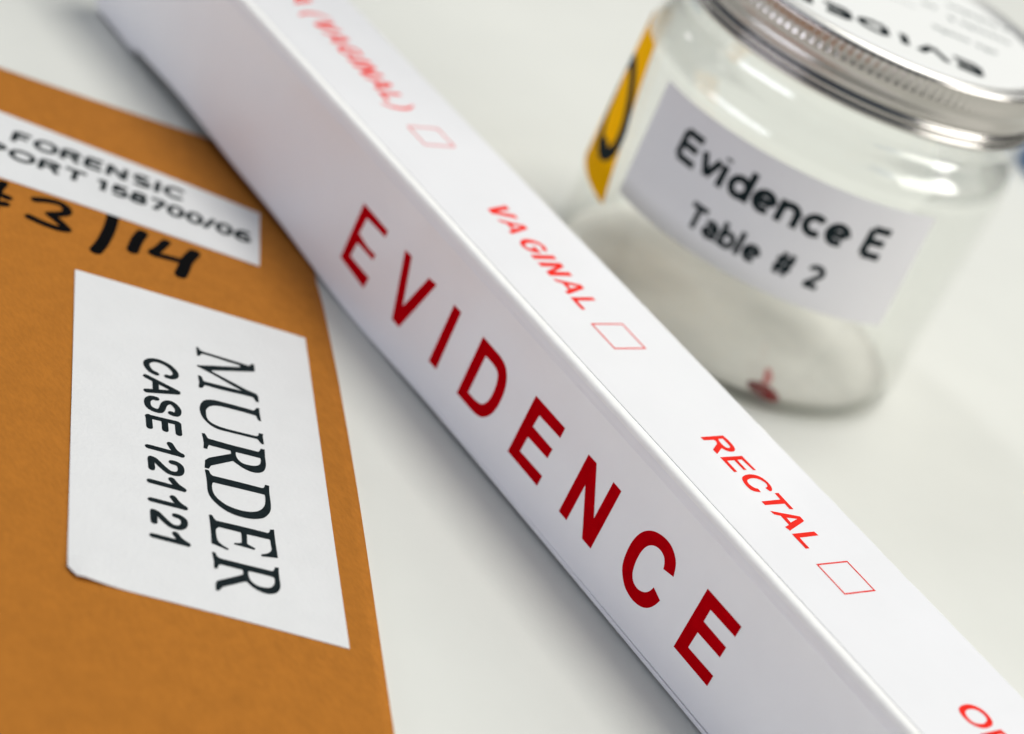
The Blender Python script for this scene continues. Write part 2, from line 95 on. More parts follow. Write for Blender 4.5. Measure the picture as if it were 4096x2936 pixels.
MURDER = [[[[-41.95,-40.71],[-41.92,-40.57],[-41.67,-40.57],[-41.44,-40.57],[-41.22,-40.55],[-41.04,-40.51],[-40.9,-40.45],[-40.8,-40.36],[-40.71,-40.26],[-40.62,-40.15],[-37.2,-33.89],[-36.64,-33.03],[-36.39,-32.68],[-36.49,-32.52],[-36.59,-32.36],[-36.68,-32.21],[-36.76,-32.08],[-36.83,-31.98],[-36.89,-31.89],[-36.96,-31.79],[-37.03,-31.69],[-36.89,-31.45],[-34.93,-32.41],[-34.91,-32.57],[-35.28,-41],[-35.05,-41.5],[-34.44,-41.07],[-31.25,-38.41],[-29.55,-37.04],[-28.45,-35.73],[-28.32,-35.69],[-28.18,-35.67],[-28.03,-35.66],[-27.86,-35.7],[-27.53,-35.82],[-27.12,-35.99],[-26.66,-36.2],[-26.17,-36.43],[-26.18,-36.54],[-26.2,-36.65],[-26.24,-36.73],[-26.32,-36.78],[-26.5,-36.78],[-26.75,-36.74],[-27.02,-36.7],[-27.23,-36.7],[-27.38,-36.74],[-27.5,-36.82],[-27.61,-36.91],[-27.7,-37.01],[-28.27,-38.33],[-29.76,-42.07],[-31.01,-44.59],[-31.05,-44.67],[-31.07,-44.76],[-31.06,-44.85],[-31.02,-44.96],[-30.9,-45.13],[-30.71,-45.34],[-30.52,-45.55],[-30.39,-45.72],[-30.34,-45.81],[-30.33,-45.9],[-30.33,-45.99],[-30.33,-46.07],[-30.6,-46.21],[-31.69,-45.49],[-33.72,-44.7],[-33.72,-44.62],[-33.71,-44.54],[-33.69,-44.47],[-33.64,-44.42],[-33.57,-44.38],[-33.48,-44.35],[-33.36,-44.34],[-33.25,-44.34],[-33.05,-44.38],[-32.82,-44.44],[-32.58,-44.5],[-32.39,-44.52],[-32.26,-44.49],[-32.16,-44.43],[-32.07,-44.35],[-31.99,-44.26],[-30.73,-41.54],[-29.18,-37.92],[-30.8,-39.13],[-34.22,-41.56],[-35.26,-42.43],[-36.35,-43.41],[-36.62,-43.41],[-36.47,-40.36],[-36.25,-37.61],[-36.03,-34.54],[-36.8,-34.6],[-37.93,-36.7],[-39.25,-38.87],[-40.04,-40.37],[-40.06,-40.48],[-40.07,-40.6],[-40.06,-40.72],[-40.02,-40.86],[-39.92,-41.01],[-39.78,-41.18],[-39.65,-41.34],[-39.55,-41.48],[-39.52,-41.58],[-39.52,-41.66],[-39.53,-41.74],[-39.56,-41.81],[-40.57,-41.38]]],[[[-24.39,-37.75],[-24.38,-37.33],[-23.1,-38],[-21.25,-38.79],[-20.94,-38.9],[-20.97,-38.98],[-21,-39.06],[-21.06,-39.11],[-21.14,-39.14],[-21.33,-39.14],[-21.57,-39.1],[-21.83,-39.05],[-22.04,-39.02],[-22.16,-39.02],[-22.28,-39.02],[-22.39,-39.03],[-22.5,-39.05],[-23.62,-41.17],[-25.16,-44.55],[-25.25,-44.89],[-25.33,-45.24],[-25.39,-45.57],[-25.41,-45.91],[-25.39,-46.21],[-25.34,-46.53],[-25.25,-46.86],[-25.13,-47.16],[-24.97,-47.45],[-24.76,-47.75],[-24.53,-48.02],[-24.28,-48.26],[-24.02,-48.45],[-23.73,-48.6],[-23.44,-48.74],[-23.16,-48.86],[-22.87,-48.99],[-22.58,-49.1],[-22.29,-49.2],[-22.03,-49.27],[-21.81,-49.3],[-21.59,-49.31],[-21.4,-49.29],[-21.21,-49.25],[-20.98,-49.18],[-20.75,-49.08],[-20.52,-48.96],[-20.31,-48.82],[-20.09,-48.61],[-19.87,-48.36],[-19.65,-48.09],[-19.45,-47.82],[-19.26,-47.53],[-19.09,-47.24],[-18.92,-46.93],[-18.76,-46.62],[-17.76,-44.39],[-16.83,-42.21],[-16.81,-42.06],[-16.8,-41.91],[-16.82,-41.76],[-16.88,-41.62],[-16.99,-41.48],[-17.15,-41.34],[-17.34,-41.2],[-17.53,-41.06],[-17.32,-40.53],[-16.65,-40.95],[-14.74,-41.79],[-14.74,-41.86],[-14.75,-41.93],[-14.78,-41.98],[-14.82,-42.02],[-14.91,-42.06],[-15.04,-42.08],[-15.18,-42.1],[-15.32,-42.11],[-15.48,-42.12],[-15.65,-42.11],[-15.81,-42.11],[-15.95,-42.14],[-16.06,-42.2],[-16.15,-42.29],[-16.22,-42.4],[-16.28,-42.51],[-17.07,-44.31],[-18.41,-47.28],[-18.55,-47.62],[-18.71,-47.96],[-18.89,-48.27],[-19.09,-48.56],[-19.33,-48.81],[-19.59,-49.05],[-19.88,-49.25],[-20.2,-49.43],[-20.56,-49.57],[-20.95,-49.67],[-21.35,-49.75],[-21.73,-49.8],[-22.02,-49.82],[-22.34,-49.81],[-22.66,-49.78],[-22.99,-49.73],[-23.32,-49.65],[-23.66,-49.55],[-24,-49.43],[-24.32,-49.3],[-24.6,-49.16],[-24.89,-48.99],[-25.17,-48.81],[-25.44,-48.61],[-25.7,-48.4],[-25.95,-48.18],[-26.17,-47.94],[-26.37,-47.71],[-26.54,-47.46],[-26.68,-47.2],[-26.78,-46.95],[-26.85,-46.71],[-26.88,-46.42],[-26.88,-46.12],[-26.85,-45.81],[-26.81,-45.53],[-26.75,-45.24],[-26.66,-44.96],[-26.56,-44.69],[-26.45,-44.42],[-25.54,-42.47],[-24,-39.26],[-23.89,-39.11],[-23.81,-38.96],[-23.76,-38.8],[-23.78,-38.62],[-23.86,-38.42],[-24.01,-38.21],[-24.19,-37.99]]],[[[-17.94,-52.26],[-17.94,-52.14],[-17.93,-52.03],[-17.89,-51.94],[-17.82,-51.87],[-17.7,-51.86],[-17.54,-51.88],[-17.36,-51.91],[-17.2,-51.93],[-17.07,-51.94],[-16.94,-51.95],[-16.82,-51.95],[-16.71,-51.92],[-16.61,-51.88],[-16.53,-51.81],[-16.46,-51.73],[-16.39,-51.64],[-14.67,-48.39],[-12.77,-44.29],[-12.7,-44.18],[-12.65,-44.06],[-12.63,-43.93],[-12.67,-43.78],[-12.78,-43.61],[-12.95,-43.43],[-13.15,-43.23],[-13.38,-43.02],[-13.22,-42.5],[-11.18,-43.56],[-10.86,-43.69],[-10.56,-43.82],[-10.26,-43.96],[-9.98,-44.09],[-9.74,-44.21],[-9.5,-44.33],[-9.27,-44.47],[-9.03,-44.62],[-8.77,-44.81],[-8.48,-45.03],[-8.22,-45.26],[-7.99,-45.48],[-7.82,-45.71],[-7.69,-45.94],[-7.58,-46.17],[-7.51,-46.4],[-7.46,-46.63],[-7.45,-46.87],[-7.46,-47.11],[-7.49,-47.32],[-7.53,-47.54],[-7.61,-47.76],[-7.7,-47.96],[-7.81,-48.15],[-7.96,-48.36],[-8.15,-48.58],[-8.36,-48.8],[-8.59,-48.99],[-8.86,-49.18],[-9.18,-49.37],[-9.49,-49.54],[-9.78,-49.69],[-10.01,-49.8],[-10.24,-49.9],[-10.48,-49.99],[-10.72,-50.09],[-9.76,-55],[-9.03,-55.83],[-9.24,-56.29],[-11.04,-55.25],[-11.58,-54.21],[-12.39,-49.45],[-13.29,-49.05],[-14.88,-52.27],[-14.95,-52.35],[-15.01,-52.44],[-15.02,-52.55],[-14.96,-52.67],[-14.81,-52.84],[-14.59,-53.04],[-14.32,-53.26],[-14.03,-53.48],[-14.23,-53.87],[-15.42,-53.19],[-16.63,-52.69]],[[-13,-48.43],[-11.17,-44.44],[-11.07,-44.42],[-10.97,-44.41],[-10.86,-44.41],[-10.74,-44.45],[-10.53,-44.55],[-10.28,-44.7],[-10.02,-44.86],[-9.79,-45.03],[-9.62,-45.18],[-9.46,-45.35],[-9.33,-45.53],[-9.23,-45.71],[-9.14,-45.93],[-9.08,-46.17],[-9.05,-46.42],[-9.04,-46.64],[-9.07,-46.9],[-9.12,-47.17],[-9.2,-47.44],[-9.29,-47.69],[-9.41,-47.96],[-9.55,-48.25],[-9.72,-48.51],[-9.9,-48.72],[-10.11,-48.86],[-10.36,-48.96],[-10.63,-49.04],[-10.9,-49.08],[-11.16,-49.09],[-11.43,-49.06],[-11.72,-49.01],[-11.99,-48.94],[-12.24,-48.84],[-12.49,-48.72],[-12.75,-48.58]]],[[[-8.62,-56.57],[-8.6,-56.43],[-8.56,-56.31],[-8.5,-56.21],[-8.41,-56.15],[-8.27,-56.14],[-8.08,-56.19],[-7.88,-56.24],[-7.7,-56.26],[-7.53,-56.24],[-7.37,-56.2],[-7.2,-56.14],[-7.04,-56.08],[-5.35,-52.42],[-3.46,-48.51],[-3.43,-48.36],[-3.41,-48.21],[-3.42,-48.06],[-3.48,-47.91],[-3.59,-47.76],[-3.75,-47.61],[-3.95,-47.46],[-4.15,-47.31],[-3.94,-46.83],[-2.45,-47.63],[-0.62,-48.48],[-0.23,-48.65],[0.14,-48.82],[0.51,-49],[0.85,-49.18],[1.17,-49.36],[1.49,-49.55],[1.8,-49.75],[2.08,-49.96],[2.31,-50.16],[2.54,-50.38],[2.74,-50.61],[2.93,-50.84],[3.13,-51.12],[3.33,-51.43],[3.5,-51.74],[3.64,-52.04],[3.74,-52.35],[3.8,-52.65],[3.84,-52.95],[3.86,-53.23],[3.86,-53.56],[3.84,-53.91],[3.8,-54.26],[3.74,-54.58],[3.66,-54.91],[3.56,-55.23],[3.44,-55.54],[3.31,-55.84],[3.14,-56.17],[2.96,-56.51],[2.74,-56.85],[2.51,-57.15],[2.24,-57.45],[1.94,-57.73],[1.61,-58],[1.27,-58.23],[0.91,-58.43],[0.52,-58.6],[0.11,-58.75],[-0.28,-58.87],[-0.65,-58.96],[-1.04,-59.04],[-1.43,-59.08],[-1.8,-59.1],[-2.13,-59.09],[-2.48,-59.05],[-2.83,-58.98],[-3.18,-58.89],[-3.51,-58.77],[-3.85,-58.63],[-4.2,-58.47],[-4.54,-58.3],[-6.82,-57.26]],[[-5.34,-57.11],[-5.41,-57.03],[-5.47,-56.94],[-5.51,-56.85],[-5.55,-56.75],[-3.78,-52.83],[-2.01,-48.96],[-1.96,-48.86],[-1.9,-48.78],[-1.82,-48.73],[-1.7,-48.73],[-1.45,-48.81],[-1.13,-48.95],[-0.78,-49.12],[-0.45,-49.3],[-0.13,-49.48],[0.18,-49.68],[0.49,-49.89],[0.78,-50.12],[1.05,-50.38],[1.3,-50.66],[1.54,-50.95],[1.74,-51.24],[1.9,-51.54],[2.04,-51.83],[2.14,-52.12],[2.22,-52.41],[2.27,-52.71],[2.3,-53.01],[2.31,-53.32],[2.29,-53.6],[2.25,-53.92],[2.19,-54.24],[2.11,-54.56],[2.01,-54.86],[1.89,-55.18],[1.74,-55.5],[1.57,-55.81],[1.39,-56.1],[1.17,-56.42],[0.92,-56.74],[0.65,-57.04],[0.37,-57.3],[0.08,-57.52],[-0.24,-57.71],[-0.58,-57.88],[-0.91,-58.01],[-1.21,-58.11],[-1.54,-58.2],[-1.87,-58.25],[-2.2,-58.28],[-2.51,-58.27],[-2.83,-58.23],[-3.16,-58.16],[-3.47,-58.08],[-3.76,-57.98],[-4.06,-57.85],[-4.35,-57.72],[-4.61,-57.59],[-4.8,-57.48],[-5,-57.35],[-5.19,-57.22]]],[[[2.41,-61.7],[2.4,-61.58],[2.4,-61.48],[2.43,-61.4],[2.49,-61.35],[2.62,-61.35],[2.8,-61.37],[2.99,-61.4],[3.17,-61.41],[3.34,-61.4],[3.51,-61.36],[3.69,-61.32],[3.86,-61.27],[5.55,-57.51],[7.51,-53.43],[7.49,-53.3],[7.46,-53.17],[7.41,-53.05],[7.33,-52.93],[7.22,-52.81],[7.08,-52.69],[6.93,-52.58],[6.76,-52.47],[6.81,-51.92],[7.72,-52.39],[10.86,-53.82],[13.27,-54.88],[12.67,-57.42],[12.39,-57.3],[12.35,-56.94],[12.32,-56.59],[12.27,-56.27],[12.21,-55.99],[12.15,-55.8],[12.06,-55.61],[11.95,-55.42],[11.84,-55.25],[11.73,-55.11],[11.61,-54.98],[11.47,-54.85],[11.33,-54.75],[11.11,-54.63],[10.85,-54.51],[10.56,-54.39],[10.26,-54.27],[9.9,-54.12],[9.57,-53.98],[9.28,-53.87],[9.06,-53.82],[8.96,-53.83],[8.89,-53.88],[8.85,-53.97],[8.81,-54.07],[7.31,-57.43],[9.5,-58.6],[9.59,-58.61],[9.68,-58.61],[9.77,-58.6],[9.83,-58.57],[10.03,-58.43],[10.26,-58.24],[10.53,-58.01],[10.81,-57.77],[11.03,-58.02],[9.53,-60.86],[9.35,-60.63],[9.4,-60.33],[9.44,-60.04],[9.46,-59.78],[9.46,-59.57],[9.43,-59.48],[9.38,-59.39],[9.3,-59.29],[9.21,-59.22],[8.92,-59.06],[8.54,-58.87],[8.09,-58.65],[7.61,-58.43],[7.44,-58.34],[7.28,-58.27],[7.13,-58.21],[7.01,-58.18],[6.93,-58.19],[6.86,-58.23],[6.81,-58.29],[6.77,-58.36],[5.24,-61.5],[5.34,-61.71],[5.43,-61.92],[5.53,-62.11],[5.62,-62.26],[5.7,-62.34],[5.79,-62.42],[5.89,-62.48],[6,-62.55],[6.32,-62.71],[6.65,-62.87],[6.96,-63.02],[7.27,-63.14],[7.58,-63.26],[7.89,-63.36],[8.18,-63.44],[8.47,-63.48],[8.74,-63.48],[9,-63.43],[9.25,-63.36],[9.48,-63.27],[9.73,-63.14],[9.99,-62.98],[10.24,-62.81],[10.49,-62.62],[10.65,-62.84],[8.95,-64.72],[7.1,-63.78],[3.87,-62.31]]],[[[11.1,-65.79],[11.09,-65.68],[11.1,-65.58],[11.13,-65.5],[11.19,-65.45],[11.3,-65.45],[11.46,-65.47],[11.63,-65.51],[11.78,-65.52],[11.93,-65.51],[12.08,-65.49],[12.22,-65.45],[12.34,-65.4],[12.45,-65.32],[12.54,-65.23],[12.63,-65.12],[12.71,-65.01],[14.44,-61.54],[16.21,-57.81],[16.27,-57.68],[16.32,-57.54],[16.32,-57.4],[16.27,-57.24],[16.14,-57.06],[15.95,-56.86],[15.72,-56.66],[15.48,-56.44],[15.63,-56.05],[16.66,-56.64],[17.11,-56.85],[17.54,-57.05],[17.95,-57.24],[18.32,-57.41],[18.61,-57.54],[18.9,-57.66],[19.18,-57.79],[19.45,-57.93],[19.68,-58.06],[19.92,-58.21],[20.14,-58.38],[20.35,-58.57],[20.54,-58.78],[20.71,-59.01],[20.87,-59.25],[20.99,-59.49],[21.08,-59.75],[21.14,-60.02],[21.17,-60.29],[21.18,-60.54],[21.17,-60.76],[21.13,-60.98],[21.06,-61.17],[20.98,-61.36],[20.87,-61.56],[20.73,-61.77],[20.58,-61.96],[20.41,-62.14],[20.2,-62.33],[19.96,-62.53],[19.7,-62.71],[19.42,-62.86],[19.1,-62.99],[18.76,-63.09],[18.4,-63.19],[18.03,-63.27],[18.02,-63.86],[18.76,-68.11],[19.52,-69.26],[19.39,-69.52],[18.92,-69.28],[18.48,-69.05],[18.09,-68.83],[17.8,-68.62],[17.65,-68.47],[17.56,-68.29],[17.5,-68.1],[17.45,-67.9],[17.22,-66.5],[17,-65.2],[16.8,-64.08],[16.64,-63.26],[16.59,-63.16],[16.51,-63.05],[16.41,-62.95],[16.3,-62.87],[16.16,-62.79],[15.99,-62.71],[15.82,-62.65],[15.68,-62.61],[15.58,-62.61],[15.49,-62.63],[15.42,-62.67],[15.34,-62.72],[13.83,-65.7],[13.82,-65.83],[13.82,-65.97],[13.86,-66.11],[13.93,-66.26],[14.07,-66.41],[14.24,-66.57],[14.45,-66.74],[14.67,-66.9],[14.53,-67.24],[13.2,-66.53]],[[15.97,-61.96],[15.89,-61.87],[15.84,-61.77],[15.8,-61.67],[15.77,-61.56],[16.25,-60.55],[16.71,-59.61],[17.1,-58.82],[17.41,-58.23],[17.48,-58.13],[17.57,-58.03],[17.68,-57.97],[17.82,-57.95],[18,-57.98],[18.21,-58.06],[18.44,-58.17],[18.65,-58.29],[18.86,-58.43],[19.07,-58.59],[19.27,-58.76],[19.44,-58.95],[19.6,-59.16],[19.74,-59.38],[19.86,-59.61],[19.93,-59.83],[19.96,-60.07],[19.96,-60.33],[19.92,-60.58],[19.87,-60.82],[19.78,-61.08],[19.67,-61.34],[19.53,-61.59],[19.38,-61.82],[19.2,-62.02],[19,-62.2],[18.78,-62.35],[18.55,-62.46],[18.32,-62.53],[18.05,-62.57],[17.78,-62.58],[17.52,-62.57],[17.29,-62.53],[17.04,-62.46],[16.8,-62.38],[16.58,-62.3],[16.42,-62.23],[16.25,-62.15],[16.09,-62.06]]]]
CASE = [[[-34.36,-52.87],[-35.15,-53.5],[-36.38,-53.61],[-37.34,-53.31],[-37.94,-52.64],[-38.19,-51.6],[-37.82,-50.44],[-36.74,-49.39],[-35.41,-48.96],[-34.36,-49.01],[-33.5,-49.58],[-33.26,-50.44],[-33.53,-51.1]],[[-33.71,-55.19],[-29.18,-51.32]],[[-29.73,-57.07],[-29.01,-51.41]],[[-32.05,-54.16],[-29.51,-55.38]],[[-27.5,-56.34],[-27.78,-57.1],[-27.39,-57.95],[-26.56,-58.54],[-25.4,-58.77],[-24.54,-58.25],[-24.17,-57.37],[-24.65,-56.66],[-25.79,-55.72],[-26.35,-54.83],[-26.24,-54.05],[-25.38,-53.65],[-24.2,-53.72],[-23.22,-54.41],[-23.16,-55.03],[-23.51,-55.45]],[[-22.88,-60.21],[-20.85,-55.63]],[[-22.95,-60.06],[-20.13,-61.3]],[[-21.53,-57.72],[-19.19,-58.77]],[[-20.69,-55.57],[-18.02,-56.76]],[[-15.14,-64.05],[-12.56,-59.11]],[[-12.48,-59.15],[-13.75,-59.78],[-15.52,-59.77]],[[-12.05,-65.12],[-9.69,-66.16]],[[-12.21,-64.95],[-11.66,-64.53],[-9.99,-64.12],[-8.57,-63.59],[-8,-62.75],[-8.02,-61.85],[-8.76,-61.15],[-9.78,-60.81],[-10.58,-61.16],[-10.88,-61.77]],[[-6.57,-68.04],[-4.01,-63.23]],[[-3.96,-63.26],[-5.34,-63.87],[-6.63,-64.02]],[[-2.1,-70.11],[0.37,-65.26]],[[0.42,-65.29],[-0.93,-65.89],[-2.28,-66.01]],[[0.95,-71.22],[3.15,-72.21]],[[0.71,-71.1],[1.33,-70.62],[3,-70.25],[4.35,-69.73],[4.92,-68.8],[4.76,-67.86],[3.93,-67.12],[3.13,-66.94],[2.44,-67.27],[2.06,-67.81]],[[6.29,-74.04],[8.85,-69.19]],[[8.89,-69.21],[7.57,-69.87],[6.27,-69.99]]]
MARKER = [[[-88.08,-51.59],[-87.86,-48.75],[-86.77,-46.69],[-84.72,-46.47],[-83.63,-47.62],[-83.29,-49.82],[-83.22,-50.87]],[[-83.22,-50.87],[-81.44,-50.16],[-79.25,-49.65],[-78.25,-49.73],[-78.74,-51.65],[-80.42,-53.9],[-82.13,-55.51]],[[-84.73,-36.53],[-79.37,-40.06],[-74.32,-44.05],[-71.62,-46.75]],[[-78.06,-33.69],[-75.49,-36.17],[-72.15,-38.74]],[[-75.38,-29.81],[-73.01,-32.63],[-71.52,-34.72],[-70.57,-33.07],[-69.65,-30.87],[-69.1,-29.55]],[[-72.1,-25.27],[-69.34,-28.35],[-66.87,-30.31],[-64.62,-32.22]],[[-90.77,-59.81],[-88.31,-57.15]],[[-86.54,-62.11],[-86.17,-58.58]],[[-93.34,-55.83],[-90.04,-58.64],[-84.14,-61.92]]]
CHECKBOXES = [[[-73.55,12.65],[-74.96,21],[-67.56,19.71],[-66.85,12.71]],[[-8.51,12.45],[-9.07,20.52],[-1.28,20.17],[-0.84,12.32]],[[56.18,12.57],[56.19,20.15],[63.48,20.16],[63.55,12.63]]]


# ---------------------------------------------------------------- helpers
def tag(o, label=None, cat=None, kind=None, group=None):
    for k, v in (("label", label), ("category", cat), ("kind", kind), ("group", group)):
        if v:
            o[k] = v
    return o


def empty(name, loc=(0, 0, 0)):
    o = bpy.data.objects.new(name, None)
    o.empty_display_size = 0.01
    o.location = Vector(loc) * MM
    COL.objects.link(o)
    return o


def mesh(name, verts, faces, mat, parent=None, smooth=False, origin=(0, 0, 0)):
    """verts are world millimetres; the mesh sits at its thing's base."""
    og = Vector(origin)
    me = bpy.data.meshes.new(name)
    me.from_pydata([tuple((Vector(v) - og) * MM) for v in verts], [], faces)
    me.update()
    if smooth:
        for p in me.polygons:
            p.use_smooth = True
    me.materials.append(mat)
    o = bpy.data.objects.new(name, me)
    COL.objects.link(o)
    if parent is not None:
        o.parent = parent
    else:
        o.location = og * MM
    return o


def fix_normals(o):
    bm = bmesh.new(); bm.from_mesh(o.data)
    bmesh.ops.recalc_face_normals(bm, faces=bm.faces)
    bm.to_mesh(o.data); bm.free()


def spread(loop, d):
    area2 = sum(a[0] * b[1] - b[0] * a[1] for a, b in zip(loop, loop[1:] + loop[:1]))
    sg = 1 if area2 > 0 else -1
    out, n = [], len(loop)
    for i in range(n):
        p, q, r = Vector(loop[i - 1][:2]), Vector(loop[i][:2]), Vector(loop[(i + 1) % n][:2])
        e1, e2 = (q - p), (r - q)
        if e1.length < 1e-6 or e2.length < 1e-6:
            out.append(tuple(q)); continue
        n1 = Vector((e1.y, -e1.x)).normalized() * sg
        n2 = Vector((e2.y, -e2.x)).normalized() * sg
        m_ = n1 + n2
        if m_.length < 0.5:
            out.append(tuple(q)); continue
        m_.normalize()
        out.append(tuple(q + m_ * d / max(0.6, m_.dot(n1))))
    return out


class Geo:
    def __init__(self):
        self.v, self.f = [], []

    def add(self, vs, fs):
        b = len(self.v)
        self.v.extend(vs)
        self.f.extend(tuple(i + b for i in f) for f in fs)

    def polygon(self, loops, fn, grow=0.0):
        """filled outline with holes, mapped by fn(u, v); grow makes the ink spread outwards"""
        if grow:
            loops = [spread(l, grow if i == 0 else -grow) for i, l in enumerate(loops)]
        flat = [p for l in loops for p in l]
        tri = tessellate_polygon([[Vector((p[0], p[1], 0)) for p in l] for l in loops])
        self.add([fn(p[0], p[1]) for p in flat], [tuple(t) for t in tri])

    def stroke(self, pts, half, fn, cap=True):
        """a pen stroke of half width `half` (number or function of the direction), round ends"""
        P = [Vector((p[0], p[1])) for p in pts]
        n = len(P)
        L, Rr = [], []
        for i in range(n):
            if i == 0: d = P[1] - P[0]
            elif i == n - 1: d = P[-1] - P[-2]
            else:
                d = (P[i] - P[i - 1]).normalized() + (P[i + 1] - P[i]).normalized()
                if d.length < 0.3: d = P[i + 1] - P[i]
            d = d.normalized()
            nn = Vector((-d.y, d.x))
            k = 1.0
            if 0 < i < n - 1:
                c = max(0.6, nn.dot(Vector((-(P[i + 1] - P[i]).y, (P[i + 1] - P[i]).x)).normalized()))
                k = 1 / c
            h = half(d) if callable(half) else half
            L.append(P[i] + nn * h * k); Rr.append(P[i] - nn * h * k)
        vs = [fn(p.x, p.y) for pr in zip(L, Rr) for p in pr]
        fs = [(2 * i, 2 * i + 1, 2 * i + 3, 2 * i + 2) for i in range(n - 1)]
        self.add(vs, fs)
        if cap:
            for P0, a, b in ((P[0], L[0], Rr[0]), (P[-1], Rr[-1], L[-1])):
                va = a - P0
                ring = [a]
                for k in range(1, 6):
                    t = math.pi * k / 6
                    ring.append(P0 + Vector((va.x * math.cos(t) - va.y * math.sin(t), va.x * math.sin(t) + va.y * math.cos(t))))
                ring.append(b)
                self.add([fn(q.x, q.y) for q in ring], [tuple(range(len(ring)))])


def curve(pts, n=6):
    """Catmull-Rom through the points"""
    P = [Vector((p[0], p[1])) for p in pts]
    if len(P) < 3:
        k = 6
        return [P[0].lerp(P[1], i / k) for i in range(k + 1)]
    out = []
    for i in range(len(P) - 1):
        p0 = P[i - 1] if i else P[0] * 2 - P[1]
        p3 = P[i + 2] if i + 2 < len(P) else P[-1] * 2 - P[-2]
        for k in range(n):
            t = k / n
            out.append(0.5 * ((2 * P[i + 1 - 1]) + (P[i + 1] - p0) * t + (2 * p0 - 5 * P[i] + 4 * P[i + 1] - p3) * t * t + (3 * P[i] - p0 - 3 * P[i + 1] + p3) * t ** 3))
    out.append(P[-1])
    return out


def arc(cx, cy, rx, ry, a0, a1, n=14):
    return [(cx + rx * math.cos(math.radians(a0 + (a1 - a0) * i / n)), cy + ry * math.sin(math.radians(a0 + (a1 - a0) * i / n))) for i in range(n + 1)]


def line(*p):
    out = []
    for a, b in zip(p, p[1:]):
        k = 4
        out += [(a[0] + (b[0] - a[0]) * i / k, a[1] + (b[1] - a[1]) * i / k) for i in range(k)]
    return out + [p[-1]]


# a plain bold grotesque drawn as pen strokes: centre lines, cap height 1, advance width
H = 0.09
def glyphs():
    g = {}
    h = H
    t, b = 1 - h, h
    g['E'] = ([line((h, b), (h, t)), line((h, t), (.60, t)), line((h, .52), (.56, .52)), line((h, b), (.62, b))], .70)
    g['F'] = ([line((h, 0), (h, t)), line((h, t), (.60, t)), line((h, .50), (.52, .50))], .66)
    g['O'] = ([arc(.42, .5, .42 - h, .5 - h, 0, 360, 28)], .86)
    g['R'] = ([line((h, 0), (h, t)), line((h, t), (.38, t)) + arc(.38, .735, .20, t - .735, 80, -90, 10) + line((.38, .47), (h, .47)), line((.40, .47), (.62, 0))], .74)
    g['P'] = ([line((h, 0), (h, t)), line((h, t), (.38, t)) + arc(.38, .72, .20, t - .72, 80, -90, 10) + line((.38, .44), (h, .44))], .68)
    g['N'] = ([line((h, 0), (h, 1)), line((h + .02, t), (.60, b)), line((.62, 0), (.62, 1))], .80)
    g['S'] = ([arc(.35, .72, .23, t - .72, 30, 270, 14) + arc(.35, .28, .25, .28 - b, 90, -150, 14)], .70)
    g['I'] = ([line((.13, 0), (.13, 1))], .28)
    g['C'] = ([arc(.42, .5, .42 - h, .5 - h, 42, 318, 24)], .80)
    g['T'] = ([line((0, t), (.64, t)), line((.32, 0), (.32, t))], .66)
    g['V'] = ([line((.05, 1), (.36, b)), line((.36, b), (.67, 1))], .72)
    g['D'] = ([line((h, b), (h, t)), line((h, t), (.34, t)) + arc(.34, .5, .33, .5 - h, 85, -90, 18) + line((.34, b), (h, b))], .78)
    g['A'] = ([line((.04, 0), (.36, t)), line((.36, t), (.68, 0)), line((.17, .32), (.55, .32))], .74)
    g['1'] = ([line((.36, 0), (.36, .97)), line((.36, .93), (.12, .74))], .58)
    g['5'] = ([line((.55, t), (.17, t), (.12, .50)) + arc(.32, .33, .23, .24, 130, -150, 16)], .64)
    g['6'] = ([arc(.33, .31, .23, .31 - b, 0, 360, 24), curve([(.54, .80), (.44, .90), (.28, .88), (.14, .68), (.10, .36)])], .66)
    g['7'] = ([line((.06, t), (.56, t)), line((.56, t), (.24, 0))], .62)
    g['8'] = ([arc(.33, .72, .19, t - .72, 0, 360, 22), arc(.33, .28, .23, .28 - b, 0, 360, 22)], .66)
    g['0'] = ([arc(.33, .5, .33 - h, .5 - h, 0, 360, 28)], .66)
    g['2'] = ([arc(.32, .70, .21, .21, 170, -20, 12) + curve([(.51, .62), (.34, .36), (.12, b)]), line((.10, b), (.56, b))], .66)
    g['/'] = ([line((.02, -.02), (.32, 1.0))], .36)
    g['#'] = ([line((.16, .02), (.28, .98)), line((.42, .02), (.54, .98)), line((.06, .66), (.64, .66)), line((.04, .34), (.62, .34))], .70)
    x = .72
    g['v'] = ([line((.05, x), (.28, h)), line((.28, h), (.51, x))], .56)
    g['i'] = ([line((h + .02, 0), (h + .02, x)), line((h + .02, .87), (h + .02, .96))], .28)
    g['d'] = ([arc(.31, x / 2, .21, x / 2 - h, 0, 360, 24), line((.53, 0), (.53, 1))], .66)
    g['e'] = ([arc(.31, x / 2, .22, x / 2 - h, 0, 310, 22), line((.10, x / 2), (.52, x / 2))], .62)
    g['n'] = ([line((h + .02, 0), (h + .02, x)), arc(.31, x - .30, .20, .21, 180, 0, 12) + line((.51, x - .30), (.51, 0))], .66)
    g['c'] = ([arc(.31, x / 2, .22, x / 2 - h, 45, 315, 20)], .58)
    g['a'] = ([arc(.29, .22, .19, .22 - b, 90, 270, 12) + line((.29, b), (.46, .16)), line((.29, .41), (.48, .42)), arc(.29, x - .28, .19, .19, 160, 0, 10) + line((.48, x - .28), (.48, 0))], .62)
    g['b'] = ([line((h + .02, 0), (h + .02, 1)), arc(.33, x / 2, .21, x / 2 - h, 0, 360, 24)], .66)
    g['l'] = ([line((h + .02, 0), (h + .02, 1))], .28)
    g[' '] = ([], .34)
    return g


GL = glyphs()


def text_width(s):
    return sum(GL[c][1] for c in s)


